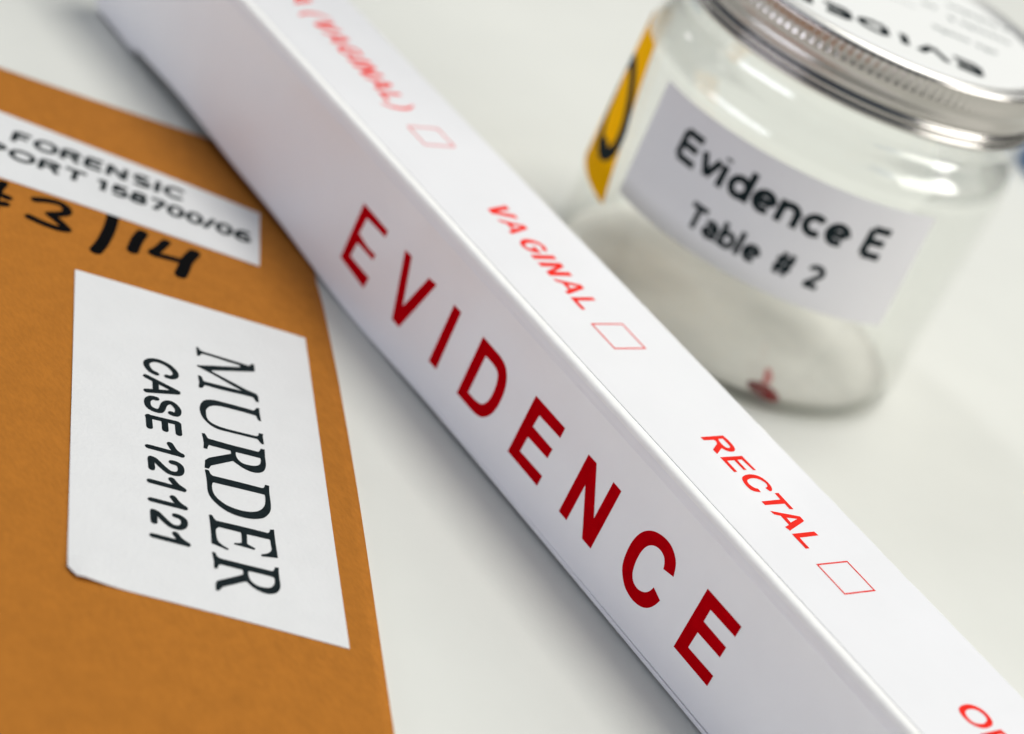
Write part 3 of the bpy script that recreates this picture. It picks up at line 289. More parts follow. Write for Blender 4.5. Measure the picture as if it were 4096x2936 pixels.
def write(geo, s, x0, base, cap, width, fn, weight=H, track=0.0):
    """draw s from x0 along +u, baseline `base`, cap height `cap`, stretched to `width`"""
    tot = text_width(s) + track * (len(s) - 1)
    kx = width / tot
    x = 0.0
    lift = 0
    for c in s:
        for st in GL[c][0]:
            lift += 1
            e = (lift % 6) * 0.004
            geo.stroke([(x0 + (x + p[0]) * kx, base + p[1] * cap) for p in st],
                       weight * cap, lambda u, v, e=e: fn(u, v, e), cap=False)
        x += GL[c][1] + track


def lathe(profile, seg, cx, cy, radial=None, closed=False):
    vs, fs = [], []
    n = len(profile)
    for k in range(seg):
        a = 2 * math.pi * k / seg
        for j, (r, z) in enumerate(profile):
            rr = r + (radial(j, k) if radial else 0)
            vs.append((cx + rr * math.cos(a), cy + rr * math.sin(a), z))
    for k in range(seg):
        k2 = (k + 1) % seg
        for j in range(n if closed else n - 1):
            j2 = (j + 1) % n
            fs.append((k * n + j, k2 * n + j, k2 * n + j2, k * n + j2))
    return vs, fs


# ---------------------------------------------------------------- materials
def material(name, color, rough=0.5, spec=0.5, bump=None, mottle=None, metallic=0.0, coat=0.0):
    """bump = (scale per metre, distance m, detail); mottle = (scale per metre, amount)"""
    mt = bpy.data.materials.new(name)
    mt.use_nodes = True
    n, l = mt.node_tree.nodes, mt.node_tree.links
    b = n["Principled BSDF"]
    b.inputs["Base Color"].default_value = (*color, 1)
    b.inputs["Roughness"].default_value = rough
    b.inputs["Specular IOR Level"].default_value = spec
    b.inputs["Metallic"].default_value = metallic
    b.inputs["Coat Weight"].default_value = coat
    b.inputs["Coat Roughness"].default_value = 0.22
    b.inputs["Coat IOR"].default_value = 1.7
    tc = n.new("ShaderNodeTexCoord")
    if mottle:
        t = n.new("ShaderNodeTexNoise")
        t.inputs["Scale"].default_value = mottle[0]
        t.inputs["Detail"].default_value = 6
        l.new(tc.outputs["Object"], t.inputs["Vector"])
        mr = n.new("ShaderNodeMapRange")
        mr.inputs["From Min"].default_value = 0.3; mr.inputs["From Max"].default_value = 0.7
        mr.inputs["To Min"].default_value = 1 - mottle[1]; mr.inputs["To Max"].default_value = 1 + mottle[1]
        l.new(t.outputs["Fac"], mr.inputs["Value"])
        mx = n.new("ShaderNodeVectorMath"); mx.operation = 'SCALE'
        mx.inputs[0].default_value = color
        l.new(mr.outputs["Result"], mx.inputs["Scale"])
        l.new(mx.outputs["Vector"], b.inputs["Base Color"])
    if bump:
        t = n.new("ShaderNodeTexNoise")
        t.inputs["Scale"].default_value = bump[0]
        t.inputs["Detail"].default_value = bump[2]
        l.new(tc.outputs["Object"], t.inputs["Vector"])
        bp = n.new("ShaderNodeBump")
        bp.inputs["Strength"].default_value = 1.0
        bp.inputs["Distance"].default_value = bump[1]
        l.new(t.outputs["Fac"], bp.inputs["Height"])
        l.new(bp.outputs["Normal"], b.inputs["Normal"])
    return mt


M_TABLE = material("table_laminate", (0.715, 0.715, 0.67), 0.5, 0.14, bump=(900, 0.00003, 3), mottle=(60, 0.012))
M_BOX = material("coated_white_card", (0.87, 0.865, 0.88), 0.38, 0.4, coat=0.4, bump=(700, 0.00002, 4), mottle=(90, 0.012))
M_WORN_LIT = material("worn_highlight_edge", (0.93, 0.92, 0.89), 0.6, 0.5, bump=(1600, 0.00006, 5), mottle=(400, 0.02))
M_LABEL = material("white_sticker_paper", (0.71, 0.71, 0.71), 0.6, 0.4, bump=(1300, 0.00009, 5), mottle=(160, 0.018))
M_LIDLABEL = material("white_lid_sticker", (0.83, 0.83, 0.81), 0.5, 0.4)
M_RIM = material("highlit_lid_rim", (0.82, 0.80, 0.76), 0.42, 0.5, metallic=1.0)  # brighter copy of the lid metal, puts the rim's highlight into its colour
M_JLABEL = material("white_jar_sticker", (0.655, 0.645, 0.66), 0.5, 0.4, mottle=(120, 0.01))
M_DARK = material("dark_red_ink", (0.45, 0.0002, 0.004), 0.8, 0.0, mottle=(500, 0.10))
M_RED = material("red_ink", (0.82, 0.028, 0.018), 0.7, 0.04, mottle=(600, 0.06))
M_THIN = material("thin_red_rule_ink", (0.78, 0.05, 0.04), 0.7, 0.04)
M_INK = material("black_printer_ink", (0.010, 0.016, 0.018), 0.7, 0.04, mottle=(900, 0.3))
M_GREY = material("grey_printed_text", (0.12, 0.15, 0.14), 0.7, 0.04)
M_MARK = material("black_marker_ink", (0.0015, 0.0015, 0.0015), 0.7, 0.04)
M_YELLOW = material("yellow_sticker", (0.95, 0.47, 0.0), 0.8, 0.02, mottle=(100, 0.02))
M_ALU = material("brushed_aluminium", (0.44, 0.42, 0.395), 0.20, 0.5, metallic=1.0, bump=(1200, 0.00001, 2))
M_LINER = material("white_lid_lacquer", (0.8, 0.8, 0.78), 0.5, 0.4)
M_BLUE = material("blue_plastic", (0.01, 0.13, 0.36), 0.35, 0.5)
M_REFLECTION = material("pink_drop_reflection", (0.55, 0.16, 0.15), 0.5, 0.2)
M_BLOOD = material("dried_blood", (0.19, 0.0001, 0.0015), 0.6, 0.0)

# kraft paper with short fibres
M_KRAFT = material("kraft_paper", (0.41, 0.149, 0.019), 0.75, 0.10, bump=(1500, 0.00009, 6), mottle=(300, 0.05))
_n, _l = M_KRAFT.node_tree.nodes, M_KRAFT.node_tree.links
_t = _n.new("ShaderNodeTexNoise"); _t.inputs["Scale"].default_value = 700; _t.inputs["Detail"].default_value = 3
_mp = _n.new("ShaderNodeMapping"); _mp.inputs["Scale"].default_value = (1.0, 2.6, 1.0); _mp.inputs["Rotation"].default_value = (0, 0, 0.5)
_tc = [x for x in _n if x.type == 'TEX_COORD'][0]
_l.new(_tc.outputs["Object"], _mp.inputs["Vector"]); _l.new(_mp.outputs["Vector"], _t.inputs["Vector"])
_src = _n["Principled BSDF"].inputs["Base Color"].links[0].from_socket
_mr = _n.new("ShaderNodeMapRange")
for k, v in (("From Min", .35), ("From Max", .7), ("To Min", 1.05), ("To Max", 0.92)):
    _mr.inputs[k].default_value = v
_l.new(_t.outputs["Fac"], _mr.inputs["Value"])
_vm = _n.new("ShaderNodeVectorMath"); _vm.operation = 'SCALE'
_l.new(_src, _vm.inputs[0]); _l.new(_mr.outputs["Result"], _vm.inputs["Scale"])
_l.new(_vm.outputs["Vector"], _n["Principled BSDF"].inputs["Base Color"])

# clear glass: walls that let light straight through, with a share of true refraction
def glass(name, share):
    M_ = bpy.data.materials.new(name)
    M_.use_nodes = True
    _n, _l = M_.node_tree.nodes, M_.node_tree.links
    _n.clear()
    _out = _n.new("ShaderNodeOutputMaterial")
    _gl = _n.new("ShaderNodeBsdfGlass"); _gl.inputs["Color"].default_value = (0.985, 0.995, 0.985, 1); _gl.inputs["Roughness"].default_value = 0.0; _gl.inputs["IOR"].default_value = 1.45
    _tr = _n.new("ShaderNodeBsdfTransparent"); _tr.inputs["Color"].default_value = (0.992, 0.995, 0.988, 1)
    _gs = _n.new("ShaderNodeBsdfGlossy"); _gs.inputs["Roughness"].default_value = 0.02; _gs.inputs["Color"].default_value = (1, 1, 1, 1)
    _lw = _n.new("ShaderNodeLayerWeight"); _lw.inputs["Blend"].default_value = 0.5
    _pw = _n.new("ShaderNodeMath"); _pw.operation = 'POWER'; _pw.inputs[1].default_value = 4.5
    _fr = _n.new("ShaderNodeMath"); _fr.operation = 'MULTIPLY_ADD'; _fr.inputs[1].default_value = 0.75; _fr.inputs[2].default_value = 0.022
    _l.new(_lw.outputs["Facing"], _pw.inputs[0]); _l.new(_pw.outputs[0], _fr.inputs[0])
    _m1 = _n.new("ShaderNodeMixShader"); _m2 = _n.new("ShaderNodeMixShader")
    _l.new(_fr.outputs[0], _m1.inputs[0]); _l.new(_tr.outputs[0], _m1.inputs[1]); _l.new(_gs.outputs[0], _m1.inputs[2])
    _m2.inputs[0].default_value = share
    _l.new(_m1.outputs[0], _m2.inputs[1]); _l.new(_gl.outputs[0], _m2.inputs[2])
    _l.new(_m2.outputs[0], _out.inputs["Surface"])
    return M_


M_GLASS = glass("clear_glass_wall", 0.06)
M_BASE = glass("brightened_glass_base", 0.05)
_n, _l = M_BASE.node_tree.nodes, M_BASE.node_tree.links
_o = [x for x in _n if x.type == 'OUTPUT_MATERIAL'][0]
_clear = _o.inputs["Surface"].links[0].from_socket
_df = _n.new("ShaderNodeBsdfDiffuse"); _df.inputs["Color"].default_value = (0.90, 0.88, 0.82, 1)  # pale diffuse share mixed into the clear base to lighten the jar's floor
_tc = _n.new("ShaderNodeTexCoord"); _tn = _n.new("ShaderNodeTexNoise"); _tn.inputs["Scale"].default_value = 32; _tn.inputs["Detail"].default_value = 3
_l.new(_tc.outputs["Object"], _tn.inputs["Vector"])
_mr = _n.new("ShaderNodeMapRange")
for k, v in (("From Min", .35), ("From Max", .65), ("To Min", .60), ("To Max", .90)):
    _mr.inputs[k].default_value = v
_l.new(_tn.outputs["Fac"], _mr.inputs["Value"])
_m3 = _n.new("ShaderNodeMixShader")
_l.new(_mr.outputs["Result"], _m3.inputs[0]); _l.new(_clear, _m3.inputs[1]); _l.new(_df.outputs[0], _m3.inputs[2])
_l.new(_m3.outputs[0], _o.inputs["Surface"])
M_BEND = glass("clear_glass_bend", 0.40)

# ---------------------------------------------------------------- table
tb = mesh("table_top", [(-1800, -900, 0), (900, -900, 0), (900, 1800, 0), (-1800, 1800, 0),
                        (-1800, -900, -25), (900, -900, -25), (900, 1800, -25), (-1800, 1800, -25)],
          [(0, 1, 2, 3), (7, 6, 5, 4), (0, 4, 5, 1), (1, 5, 6, 2), (2, 6, 7, 3), (3, 7, 4, 0)], M_TABLE)
tag(tb, "white laminate table top under the box, jar and envelope", "table", kind="structure")

# ---------------------------------------------------------------- brown envelope
ENV_O = Vector((-106.0, 20.5))                   # its corner, hidden under the box
ENV_U = Vector((0.9005, -0.4348)).normalized()   # along its long side
ENV_V = Vector((-0.4348, -0.9005)).normalized()  # along its short side
LU, LV = 235.0, 168.0


def env_edge_u(u):      # the long edge is not ruler straight
    return 0.8 * math.exp(-((u - 48) / 24) ** 2) - 0.3 * math.exp(-((u - 118) / 34) ** 2) + 0.15 + 0.8 * math.exp(-((u - 43) / 9) ** 2)


def env_edge_v(v):
    return -5.6 * max(0.0, (v - 12) / 60.0) ** 1.25 if v > 12 else 0.0


def env_z(x, y):
    q = Vector((x, y)) - ENV_O
    u, v = q.dot(ENV_U), q.dot(ENV_V)
    d = max(0.0, min(u + 4, v, LU - u, LV - v))
    near_box = max(0.0, -y)
    d = min(d, near_box * 1.2 + 2)
    z = 0.42 + 0.72 * (1 - math.exp(-d / 20.0))
    z += 0.12 * noise.noise(Vector((x / 34.0, y / 34.0, 2.0))) * (1 - math.exp(-d / 15.0))
    return z


env = empty("envelope", (-20, -70, 0))
tag(env, "brown kraft envelope with white stickers and black handwriting, partly under the box", "envelope")
EO = (-20, -70, 0)
nu, nv = 118, 84
vs, fs = [], []
for j in range(nv + 1):
    for i in range(nu + 1):
        u, v = LU * i / nu, LV * j / nv
        uu = u + env_edge_v(v) * (1 - i / nu)
        vv = v + env_edge_u(u) * (1 - j / nv)
        q = ENV_O + ENV_U * uu + ENV_V * vv
        vs.append((q.x, q.y, env_z(q.x, q.y)))
for j in range(nv):
    for i in range(nu):
        a = j * (nu + 1) + i
        fs.append((a, a + nu + 1, a + nu + 2, a + 1))
n_top = len(vs)
border = [i for i in range(nu + 1)] + [j * (nu + 1) + nu for j in range(1, nv + 1)] + \
         [nv * (nu + 1) + i for i in range(nu - 1, -1, -1)] + [j * (nu + 1) for j in range(nv - 1, 0, -1)]
for i in border:
    vs.append((vs[i][0], vs[i][1], 0.05))
nb = len(border)
for k in range(nb):
    fs.append((border[k], border[(k + 1) % nb], n_top + (k + 1) % nb, n_top + k))
fs.append(tuple(n_top + k for k in range(nb)))
o = mesh("envelope_body", vs, fs, M_KRAFT, env, True, EO)
fix_normals(o)


def sheet(name, quad, nx, ny, lift, mat, parent, cuts=(), curl=None, origin=EO, thick=0.10):
    """a sticker: a bilinear quad laid on the envelope, with cut corners"""
    A_, B_, C_, D_ = [Vector(p) for p in quad]
    vs, fs = [], []
    for j in range(ny + 1):
        for i in range(nx + 1):
            s, t = i / nx, j / ny
            q = A_.lerp(B_, s).lerp(D_.lerp(C_, s), t)
            vs.append((q.x, q.y, 0))
    for j in range(ny):
        for i in range(nx):
            a = j * (nx + 1) + i
            fs.append((a, a + 1, a + nx + 2, a + nx + 1))
    bm = bmesh.new()
    bv = [bm.verts.new(v) for v in vs]
    for f in fs:
        bm.faces.new([bv[i] for i in f])
    for (p, nrm) in cuts:
        bmesh.ops.bisect_plane(bm, geom=bm.verts[:] + bm.edges[:] + bm.faces[:], plane_co=(p[0], p[1], 0),
                               plane_no=(nrm[0], nrm[1], 0), clear_outer=True)
    for v in bm.verts:
        z = env_z(v.co.x, v.co.y) + lift
        if curl:
            z += curl(v.co.x, v.co.y)
        v.co.z = z
    r = bmesh.ops.extrude_face_region(bm, geom=bm.faces[:])
    for e in r["geom"]:
        if isinstance(e, bmesh.types.BMVert):
            e.co.z -= thick
    bmesh.ops.recalc_face_normals(bm, faces=bm.faces)
    og = Vector(origin)
    for v in bm.verts:
        v.co = (v.co - og) * MM
    me = bpy.data.meshes.new(name)
    bm.to_mesh(me); bm.free()
    me.materials.append(mat)
    o = bpy.data.objects.new(name, me)
    COL.objects.link(o)
    o.parent = parent
    return o


# sticker with the case number
QL = [(-65.28, -53.99), (-45.17, -15.32), (34.29, -53.44), (13.6, -92.2)]
c0, c1 = Vector((16.9, -90.68)), Vector((13.37, -91.15))
cut_d = (c1 - c0).normalized()
cut_n = Vector((-cut_d.y, cut_d.x))
corner = Vector(QL[3])
if (corner - c0).dot(cut_n) < 0:
    cut_n = -cut_n
curl = lambda x, y: 0.7 * max(0.0, 1 - (Vector((x, y)) - Vector((15.2, -90.6))).length / 7.0) ** 1.6
lab = sheet("case_label", QL, 60, 34, 0.16, M_LABEL, env, cuts=[(c0, cut_n)], curl=curl)
lab["label"] = "large white sticker with the case number"
g = Geo()
on_lab = lambda u, v, e=0: (u, v, env_z(u, v) + 0.16 + 0.035 + e)
for loops in MURDER:
    g.polygon(loops, on_lab, 0.11)
mesh("lettering", g.v, g.f, M_INK, lab, False, EO)
g = Geo()
for k, st in enumerate(CASE):
    # the pen is wide along the lines of writing and narrow across, as printed
    g.stroke(curve(st, 5), 0.57, lambda u, v, k=k: on_lab(u, v, 0.004 * (k % 5)))
mesh("lettering", g.v, g.f, M_INK, lab, False, EO)

# narrow sticker with the report number
sd = Vector((-0.565, -0.825))
T1, B1 = Vector((-87.2, -1.9)), Vector((-68.27, -12.6))
strip = sheet("report_label", [T1 + Vector((-0.606, -0.796)) * 96, T1, B1, B1 + Vector((-0.53, -0.848)) * 96], 60, 14, 0.16, M_LABEL, env)
strip["label"] = "narrow white sticker with the report number"
g = Geo()
td, tu = Vector((0.553, 0.833)), Vector((-0.833, 0.553))
F0 = Vector((-109.0, -47.6))
on_strip = lambda u, v, e=0: ((F0 + td * u + tu * v).x, (F0 + td * u + tu * v).y,
                              env_z((F0 + td * u + tu * v).x, (F0 + td * u + tu * v).y) + 0.20 + e)
write(g, "FORENSIC", 0.0, 0.0, 4.7, 35.2, on_strip, 0.125, 0.06)
write(g, "REPORT", -14.2, -7.3, 4.5, 30.0, on_strip, 0.125, 0.05)
write(g, "158700/06", 17.4, -7.3, 4.5, 31.9, on_strip, 0.125, 0.05)
mesh("lettering", g.v, g.f, M_INK, strip, False, EO)

# marker pen writing
g = Geo()
for k, st in enumerate(MARKER):
    w = [0.95, 0.95, 1.22, 1.2, 0.95, 1.25, 0.95, 0.95, 0.95][k]
    def half(d, w=w):
        return w
    def onp(u, v, k=k):
        lift = 0.05 + 0.005 * (k % 5)
        if k == 2 and v > -31.5 and u < -70: lift += 0.17
        return (u, v, env_z(u, v) + lift)
    g.stroke(curve(st, 6), half, onp)
mesh("handwriting", g.v, g.f, M_MARK, env, False, EO)

# ---------------------------------------------------------------- white evidence box
BH, BW, X0, X1 = 30.0, 30.7, -169.5, 150.0


def warp(x, y, z):
    """the box leans on the envelope and its card walls are not perfectly flat"""
    zz = z + 0.75 - 0.005 * (x + 50)
    k = max(0.0, 1 - z / 16.0)
    def bump(c, w): return math.exp(-((x - c) / w) ** 2)
    off = 1.3 * bump(-128, 22) + 0.5 * bump(-88, 18) - 0.75 * bump(-53, 20)
    if x < -150: off = -0.75 + 0.25 * noise.noise(Vector((x / 3.0, 5, 0)))
    yy = y - (0.35 * bump(-53, 22) * k if y < 15 else 0)
    return (x, yy, zz + off * k)


def section(x):
    """cross section at x, as (y, z, sharp)"""
    pts = []
    wob = 0.10 * noise.noise(Vector((x / 5.0, 0, 0))) + 0.05 * noise.noise(Vector((x / 1.3, 3, 0)))
    seam = max(0.0, min(1.0, (x - 5) / 70.0))
    pts += [(0.9, 0.0), (0.35, 0.12), (0.08, 0.42), (0.0, 0.85)]
    pts += [(0.0, 1.15), (0.12 + 0.45 * seam, 1.22), (0.12 + 0.45 * seam, 1.34 + 0.10 * seam), (-0.03, 1.44 + 0.10 * seam), (0.0, 3.5)]
    pts += [(0.0, 10), (0.0, 20), (0.0, 27.22), (-0.05, 27.32), (0.0, 27.44), (0.0, 28.2 + wob)]
    for (py, pz) in ((0.04, 29.0), (0.14, 29.4), (0.32, 29.72), (0.62, 29.95), (1.05, 30.06), (1.55, 30.08)):
        pts.append((py + wob * 0.4, pz + wob * 0.35 * (1.4 - py)))
    pts += [(1.92, BH), (2.02, BH - 0.02), (2.06, BH - 0.14), (2.22, BH - 0.14), (2.27, BH), (5, BH), (15, BH)]
    nick = 0.0
    for c, w, a in ((56.5, 2.2, 0.16), (60.8, 1.6, 0.13), (79.0, 0.6, 0.12), (90.5, 1.2, 0.22), (20.0, 0.8, 0.1)):
        nick += a * math.exp(-((x - c) / w) ** 2)
    wob2 = 0.07 * noise.noise(Vector((x / 4.0, 9, 0)))
    pts += [(BW - 1.2, BH), (BW - 0.9, BH + 0.03 - nick * .3), (BW - 0.45, BH - 0.12 - nick * .6 + wob2), (BW - 0.12 - nick * .5 + wob2, BH - 0.5 - nick), (BW, BH - 1.0)]
    pts += [(BW, 15), (BW, 1.0), (BW - 0.3, 0.3), (BW - 1.0, 0.0)]
    return pts


box = empty("evidence_box", (0, 15, 0))
tag(box, "long white cardboard evidence box with red lettering, lying diagonally across the table", "box")
BO = (0, 15, 0)
xs = []
x = X0
while x < X1:
    xs.append(x)
    x += 0.7 if -60 < x < 100 else 1.6
xs += [X1]
xs = sorted(set(xs + [-150.2, -149.8]))
vs, fs = [], []
n = len(section(0))
for x in xs:
    vs += [warp(x, y, z) for (y, z) in section(x)]
for i in range(len(xs) - 1):
    for j in range(n):
        j2 = (j + 1) % n
        fs.append((i * n + j, i * n + j2, (i + 1) * n + j2, (i + 1) * n + j))
fs.append(tuple(range(n)))
fs.append(tuple((len(xs) - 1) * n + j for j in range(n - 1, -1, -1)))
o = mesh("carton", vs, fs, M_BOX, box, True, BO)
o.data.materials.append(M_WORN_LIT)
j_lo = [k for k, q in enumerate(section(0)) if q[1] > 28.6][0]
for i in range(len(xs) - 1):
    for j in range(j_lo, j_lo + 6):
        o.data.polygons[i * n + j].material_index = 1      # coating worn off along the fold; paler to carry its highlight too
fix_normals(o)
bm = bmesh.new(); bm.from_mesh(o.data)
for e in bm.edges:
    if len(e.link_faces) == 2 and e.calc_face_angle(0) > math.radians(38):
        e.smooth = False
bm.to_mesh(o.data); bm.free()

on_side = lambda u, v, e=0: (lambda p: (p[0], p[1] - 0.03 - e, p[2]))(warp(u, 0.0, v))
on_top = lambda u, v, e=0: (lambda p: (p[0], p[1], p[2] + 0.03 + e))(warp(u, v, BH))

g = Geo()
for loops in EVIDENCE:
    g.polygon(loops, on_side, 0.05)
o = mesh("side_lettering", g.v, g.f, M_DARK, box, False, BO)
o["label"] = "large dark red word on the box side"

# words on the top face; A, L, R, C, E, T are shared with the clearest word
def shift(loops, x0, width):
    a = min(p[0] for p in loops[0]); b = max(p[0] for p in loops[0])
    lo = min(p[1] for p in loops[0]); hi = max(p[1] for p in loops[0])
    return [[(x0 + (p[0] - a) * width / (b - a), 13.45 + (p[1] - lo) * 5.6 / (hi - lo)) for p in l] for l in loops]


def ell(cx, cy, rx, ry, a0, a1, n=22):
    return arc(cx, cy, rx, ry, a0, a1, n)


def letter(ch, x0, w):
    y0, y1 = 13.45, 19.05
    t = 1.3
    R_, E_, C_, T_, A_, L_ = RECTAL
    src = {'R': R_, 'E': E_, 'C': C_, 'T': T_, 'A': A_, 'L': L_, 'O': LETTER_O}
    if ch in src:
        return shift(src[ch], x0, w)
    if ch == 'V':
        s = t * 1.12
        return [[(x0, y1), (x0 + s, y1), (x0 + w / 2, y0 + 1.7), (x0 + w - s, y1), (x0 + w, y1), (x0 + w / 2 + s * .52, y0), (x0 + w / 2 - s * .52, y0)]]
    if ch == 'I':
        return [[(x0, y0), (x0 + t, y0), (x0 + t, y1), (x0, y1)]]
    if ch == 'N':
        s = t
        return [[(x0, y0), (x0 + s, y0), (x0 + s, y1 - 2.0), (x0 + w - s, y0), (x0 + w, y0), (x0 + w, y1), (x0 + w - s, y1), (x0 + w - s, y0 + 2.0), (x0 + s, y1), (x0, y1)]]
    if ch == 'G':
        cx, cy = x0 + w / 2, (y0 + y1) / 2
        o_ = ell(cx, cy, w / 2, 2.85, 40, 330)
        i_ = ell(cx, cy, w / 2 - t, 1.95, 322, 42)
        return [o_ + [(x0 + w, cy + .3), (x0 + w / 2 + .1, cy + .3), (x0 + w / 2 + .1, cy - .6), (x0 + w - t, cy - .6)] + i_]
    if ch == '(':
        return [curve([(x0 + 1.6, y1 + .4), (x0 + .35, y1 - 1.5), (x0, 16.0), (x0 + .35, y0 + .1), (x0 + 1.6, y0 - 1.9)], 5)
                + curve([(x0 + 2.3, y0 - 1.9), (x0 + 1.3, y0 + .1), (x0 + 1.0, 16.0), (x0 + 1.3, y1 - 1.5), (x0 + 2.3, y1 + .4)], 5)]
    if ch == ')':
        q = letter('(', 0, 0)[0]
        return [[(x0 + 2.3 - p[0], p[1]) for p in reversed(q)]]


words = [
    [('V', -46.3, 4.6), ('A', -41.4, 4.9), ('G', -35.0, 4.7), ('I', -29.8, 1), ('N', -27.4, 4.2), ('A', -22.3, 4.9), ('L', -16.6, 3.8)],
    [('A', -125.6, 4.9), ('(', -117.6, 2.3), ('V', -114.4, 4.5), ('A', -109.6, 4.8), ('G', -104.3, 4.7), ('I', -98.9, 1), ('N', -96.7, 4.2), ('A', -91.9, 4.9), ('L', -86.3, 3.7), (')', -82.0, 2.3)],
    [('O', 88.9, 5.1), ('R', 94.7, 4.8), ('A', 100.3, 4.9), ('L', 106.2, 3.8)],
]
g = Geo()
for loops in RECTAL:
    g.polygon(loops, on_top)
mesh("top_lettering", g.v, g.f, M_RED, box, False, BO)
for w_ in words:
    g = Geo()
    for ch, x0, ww in w_:
        g.polygon(letter(ch, x0, ww), on_top)
    mesh("top_lettering", g.v, g.f, M_RED, box, False, BO)

# printed tick boxes
for x0, y0, sx, sy, t in ((-73.5, 12.7, 6.9, 7.7, .36), (-8.6, 12.45, 7.6, 7.8, .36), (56.15, 12.6, 7.35, 7.55, .32), (116.0, 12.6, 7.35, 7.55, .32)):
    o_ = [(x0, y0), (x0 + sx, y0), (x0 + sx, y0 + sy), (x0, y0 + sy)]
    i_ = [(x0 + t, y0 + t), (x0 + sx - t, y0 + t), (x0 + sx - t, y0 + sy - t), (x0 + t, y0 + sy - t)]
    g = Geo()
    g.add([on_top(*p) for p in o_ + i_], [(k, (k + 1) % 4, 4 + (k + 1) % 4, 4 + k) for k in range(4)])
    mesh("checkbox", g.v, g.f, M_THIN, box, False, BO)

# ---------------------------------------------------------------- specimen jar
JX, JY, JR = -55.49, 103.93, 41.7
JO = (JX, JY, 0)
jar = empty("specimen_jar", JO)
tag(jar, "clear glass specimen jar with ribbed aluminium lid and white sticker, behind the box", "jar")

outer = [(0, 3.6), (10, 3.4), (20, 2.6), (27, 1.4), (33, 0.35), (35.5, 0.05), (37.5, 0.0), (39.3, 0.35), (40.6, 1.4), (41.4, 3.2), (JR, 6.0), (JR, 20), (JR, 40), (JR, 53.5),
         (41.5, 55.6), (41.0, 57.6), (40.1, 59.3), (38.9, 60.6), (37.8, 61.6), (37.2, 62.8), (37.2, 66), (37.2, 75.5), (36.6, 76.3)]
inner = [(36.3, 76.3), (36.0, 75.5), (36.0, 66), (36.0, 62.7), (36.7, 61.2), (37.9, 60.0), (39.1, 58.6), (39.9, 56.8), (40.3, 54.6), (40.4, 52),
         (40.4, 40), (40.4, 20), (40.3, 7.0), (39.8, 4.6), (38.6, 3.0), (36.5, 2.4), (33, 2.6), (27, 3.9), (20, 5.2), (10, 5.9), (0, 6.1)]
vs, fs = lathe(outer + inner, 160, 0, 0)
vs = [(x + JX, y + JY, z + 0.02) for x, y, z in vs]
o = mesh("glass_body", vs, fs, M_GLASS, jar, True, JO)
bm = bmesh.new(); bm.from_mesh(o.data)
bmesh.ops.remove_doubles(bm, verts=bm.verts, dist=1e-7)
bmesh.ops.recalc_face_normals(bm, faces=bm.faces)
bm.to_mesh(o.data); bm.free()
o.data.materials.append(M_BEND)
o.data.materials.append(M_BASE)
for p_ in o.data.polygons:
    p_.use_smooth = True
    zc = p_.center.z / MM
    if zc > 54.0 or zc < 0.9:
        p_.material_index = 1
    elif p_.normal.z > 0.8 and 2.0 < zc < 7.0:
        p_.material_index = 2

# lid
NR = 136
LR = 39.9
prof = [(0, 79.40), (33, 79.40), (36.2, 79.40), (36.8, 79.65), (37.4, 80.05), (38.3, 80.25), (39.1, 80.05), (39.6, 79.60), (39.75, 79.30),
        (LR, 79.00), (LR, 78.70), (LR, 77.10), (LR, 75.60), (LR, 75.30), (39.5, 75.00), (39.3, 73.7), (39.4, 72.8), (39.5, 72.0), (39.45, 71.4), (39.1, 71.0), (39.0, 70.7), (39.3, 70.4),
        (39.75, 69.9), (39.75, 69.5), (39.4, 69.1), (39.25, 68.9), (39.5, 68.7), (39.85, 68.3), (39.8, 67.8), (39.4, 67.4), (38.8, 67.3), (38.4, 67.6), (38.3, 68.5),
        (38.3, 78.10), (30, 78.30), (0, 78.30)]
knurl = {10: .0, 11: 1.0, 12: 1.0, 13: .0}
vs, fs = lathe(prof, NR * 6, JX, JY,
               radial=lambda j, k: (-0.20 * (0.5 - 0.5 * math.cos(2 * math.pi * k / 6)) * (1.0 if j in (10, 11) else 0.45 if j == 12 else 0.0)))
lid = mesh("lid", vs, fs, M_ALU, jar, True, JO)
bm = bmesh.new(); bm.from_mesh(lid.data)
bmesh.ops.remove_doubles(bm, verts=bm.verts, dist=1e-7)
bmesh.ops.recalc_face_normals(bm, faces=bm.faces)
bm.to_mesh(lid.data); bm.free()
lid.data.materials.append(M_LINER)
lid.data.materials.append(M_RIM)
for p_ in lid.data.polygons:
    p_.use_smooth = True
    if p_.normal.z < -0.9 and p_.center.z / MM > 75:      # white lacquer inside the lid, unseen, added to bounce light onto the floor
        p_.material_index = 1
    elif p_.normal.z > 0.45 and p_.center.z / MM > 79.3:
        p_.material_index = 2

# round sticker on the lid
vs, fs = lathe([(0, 79.52), (35.4, 79.52), (35.5, 79.42)], 128, JX, JY)
ls = mesh("lid_label", vs, fs, M_LIDLABEL, jar, False, JO)
ls["label"] = "round white sticker on the lid"
ld, lu = Vector((-0.62, -0.78)).normalized(), Vector((0.78, -0.62)).normalized()
def on_lid(u, v, e=0):
    q = ld * u + lu * v
    return (JX + q.x, JY + q.y, 79.56 + e)
g = Geo()
for ch, c, w_ in (('E', -16.2, 6.4), ('V', -8.6, 6.6), ('I', -2.0, 1.7), ('D', 4.7, 6.4), ('E', 12.6, 6.0), ('N', 21.2, 5.6), ('C', 26.8, 4.6)):
    write(g, ch, c - w_ / 2, 19.4, 5.9, w_ * 1.1, on_lid, 0.16)
mesh("lettering", g.v, g.f, M_INK, ls, False, JO)
g = Geo()
rnd = random.Random(4)
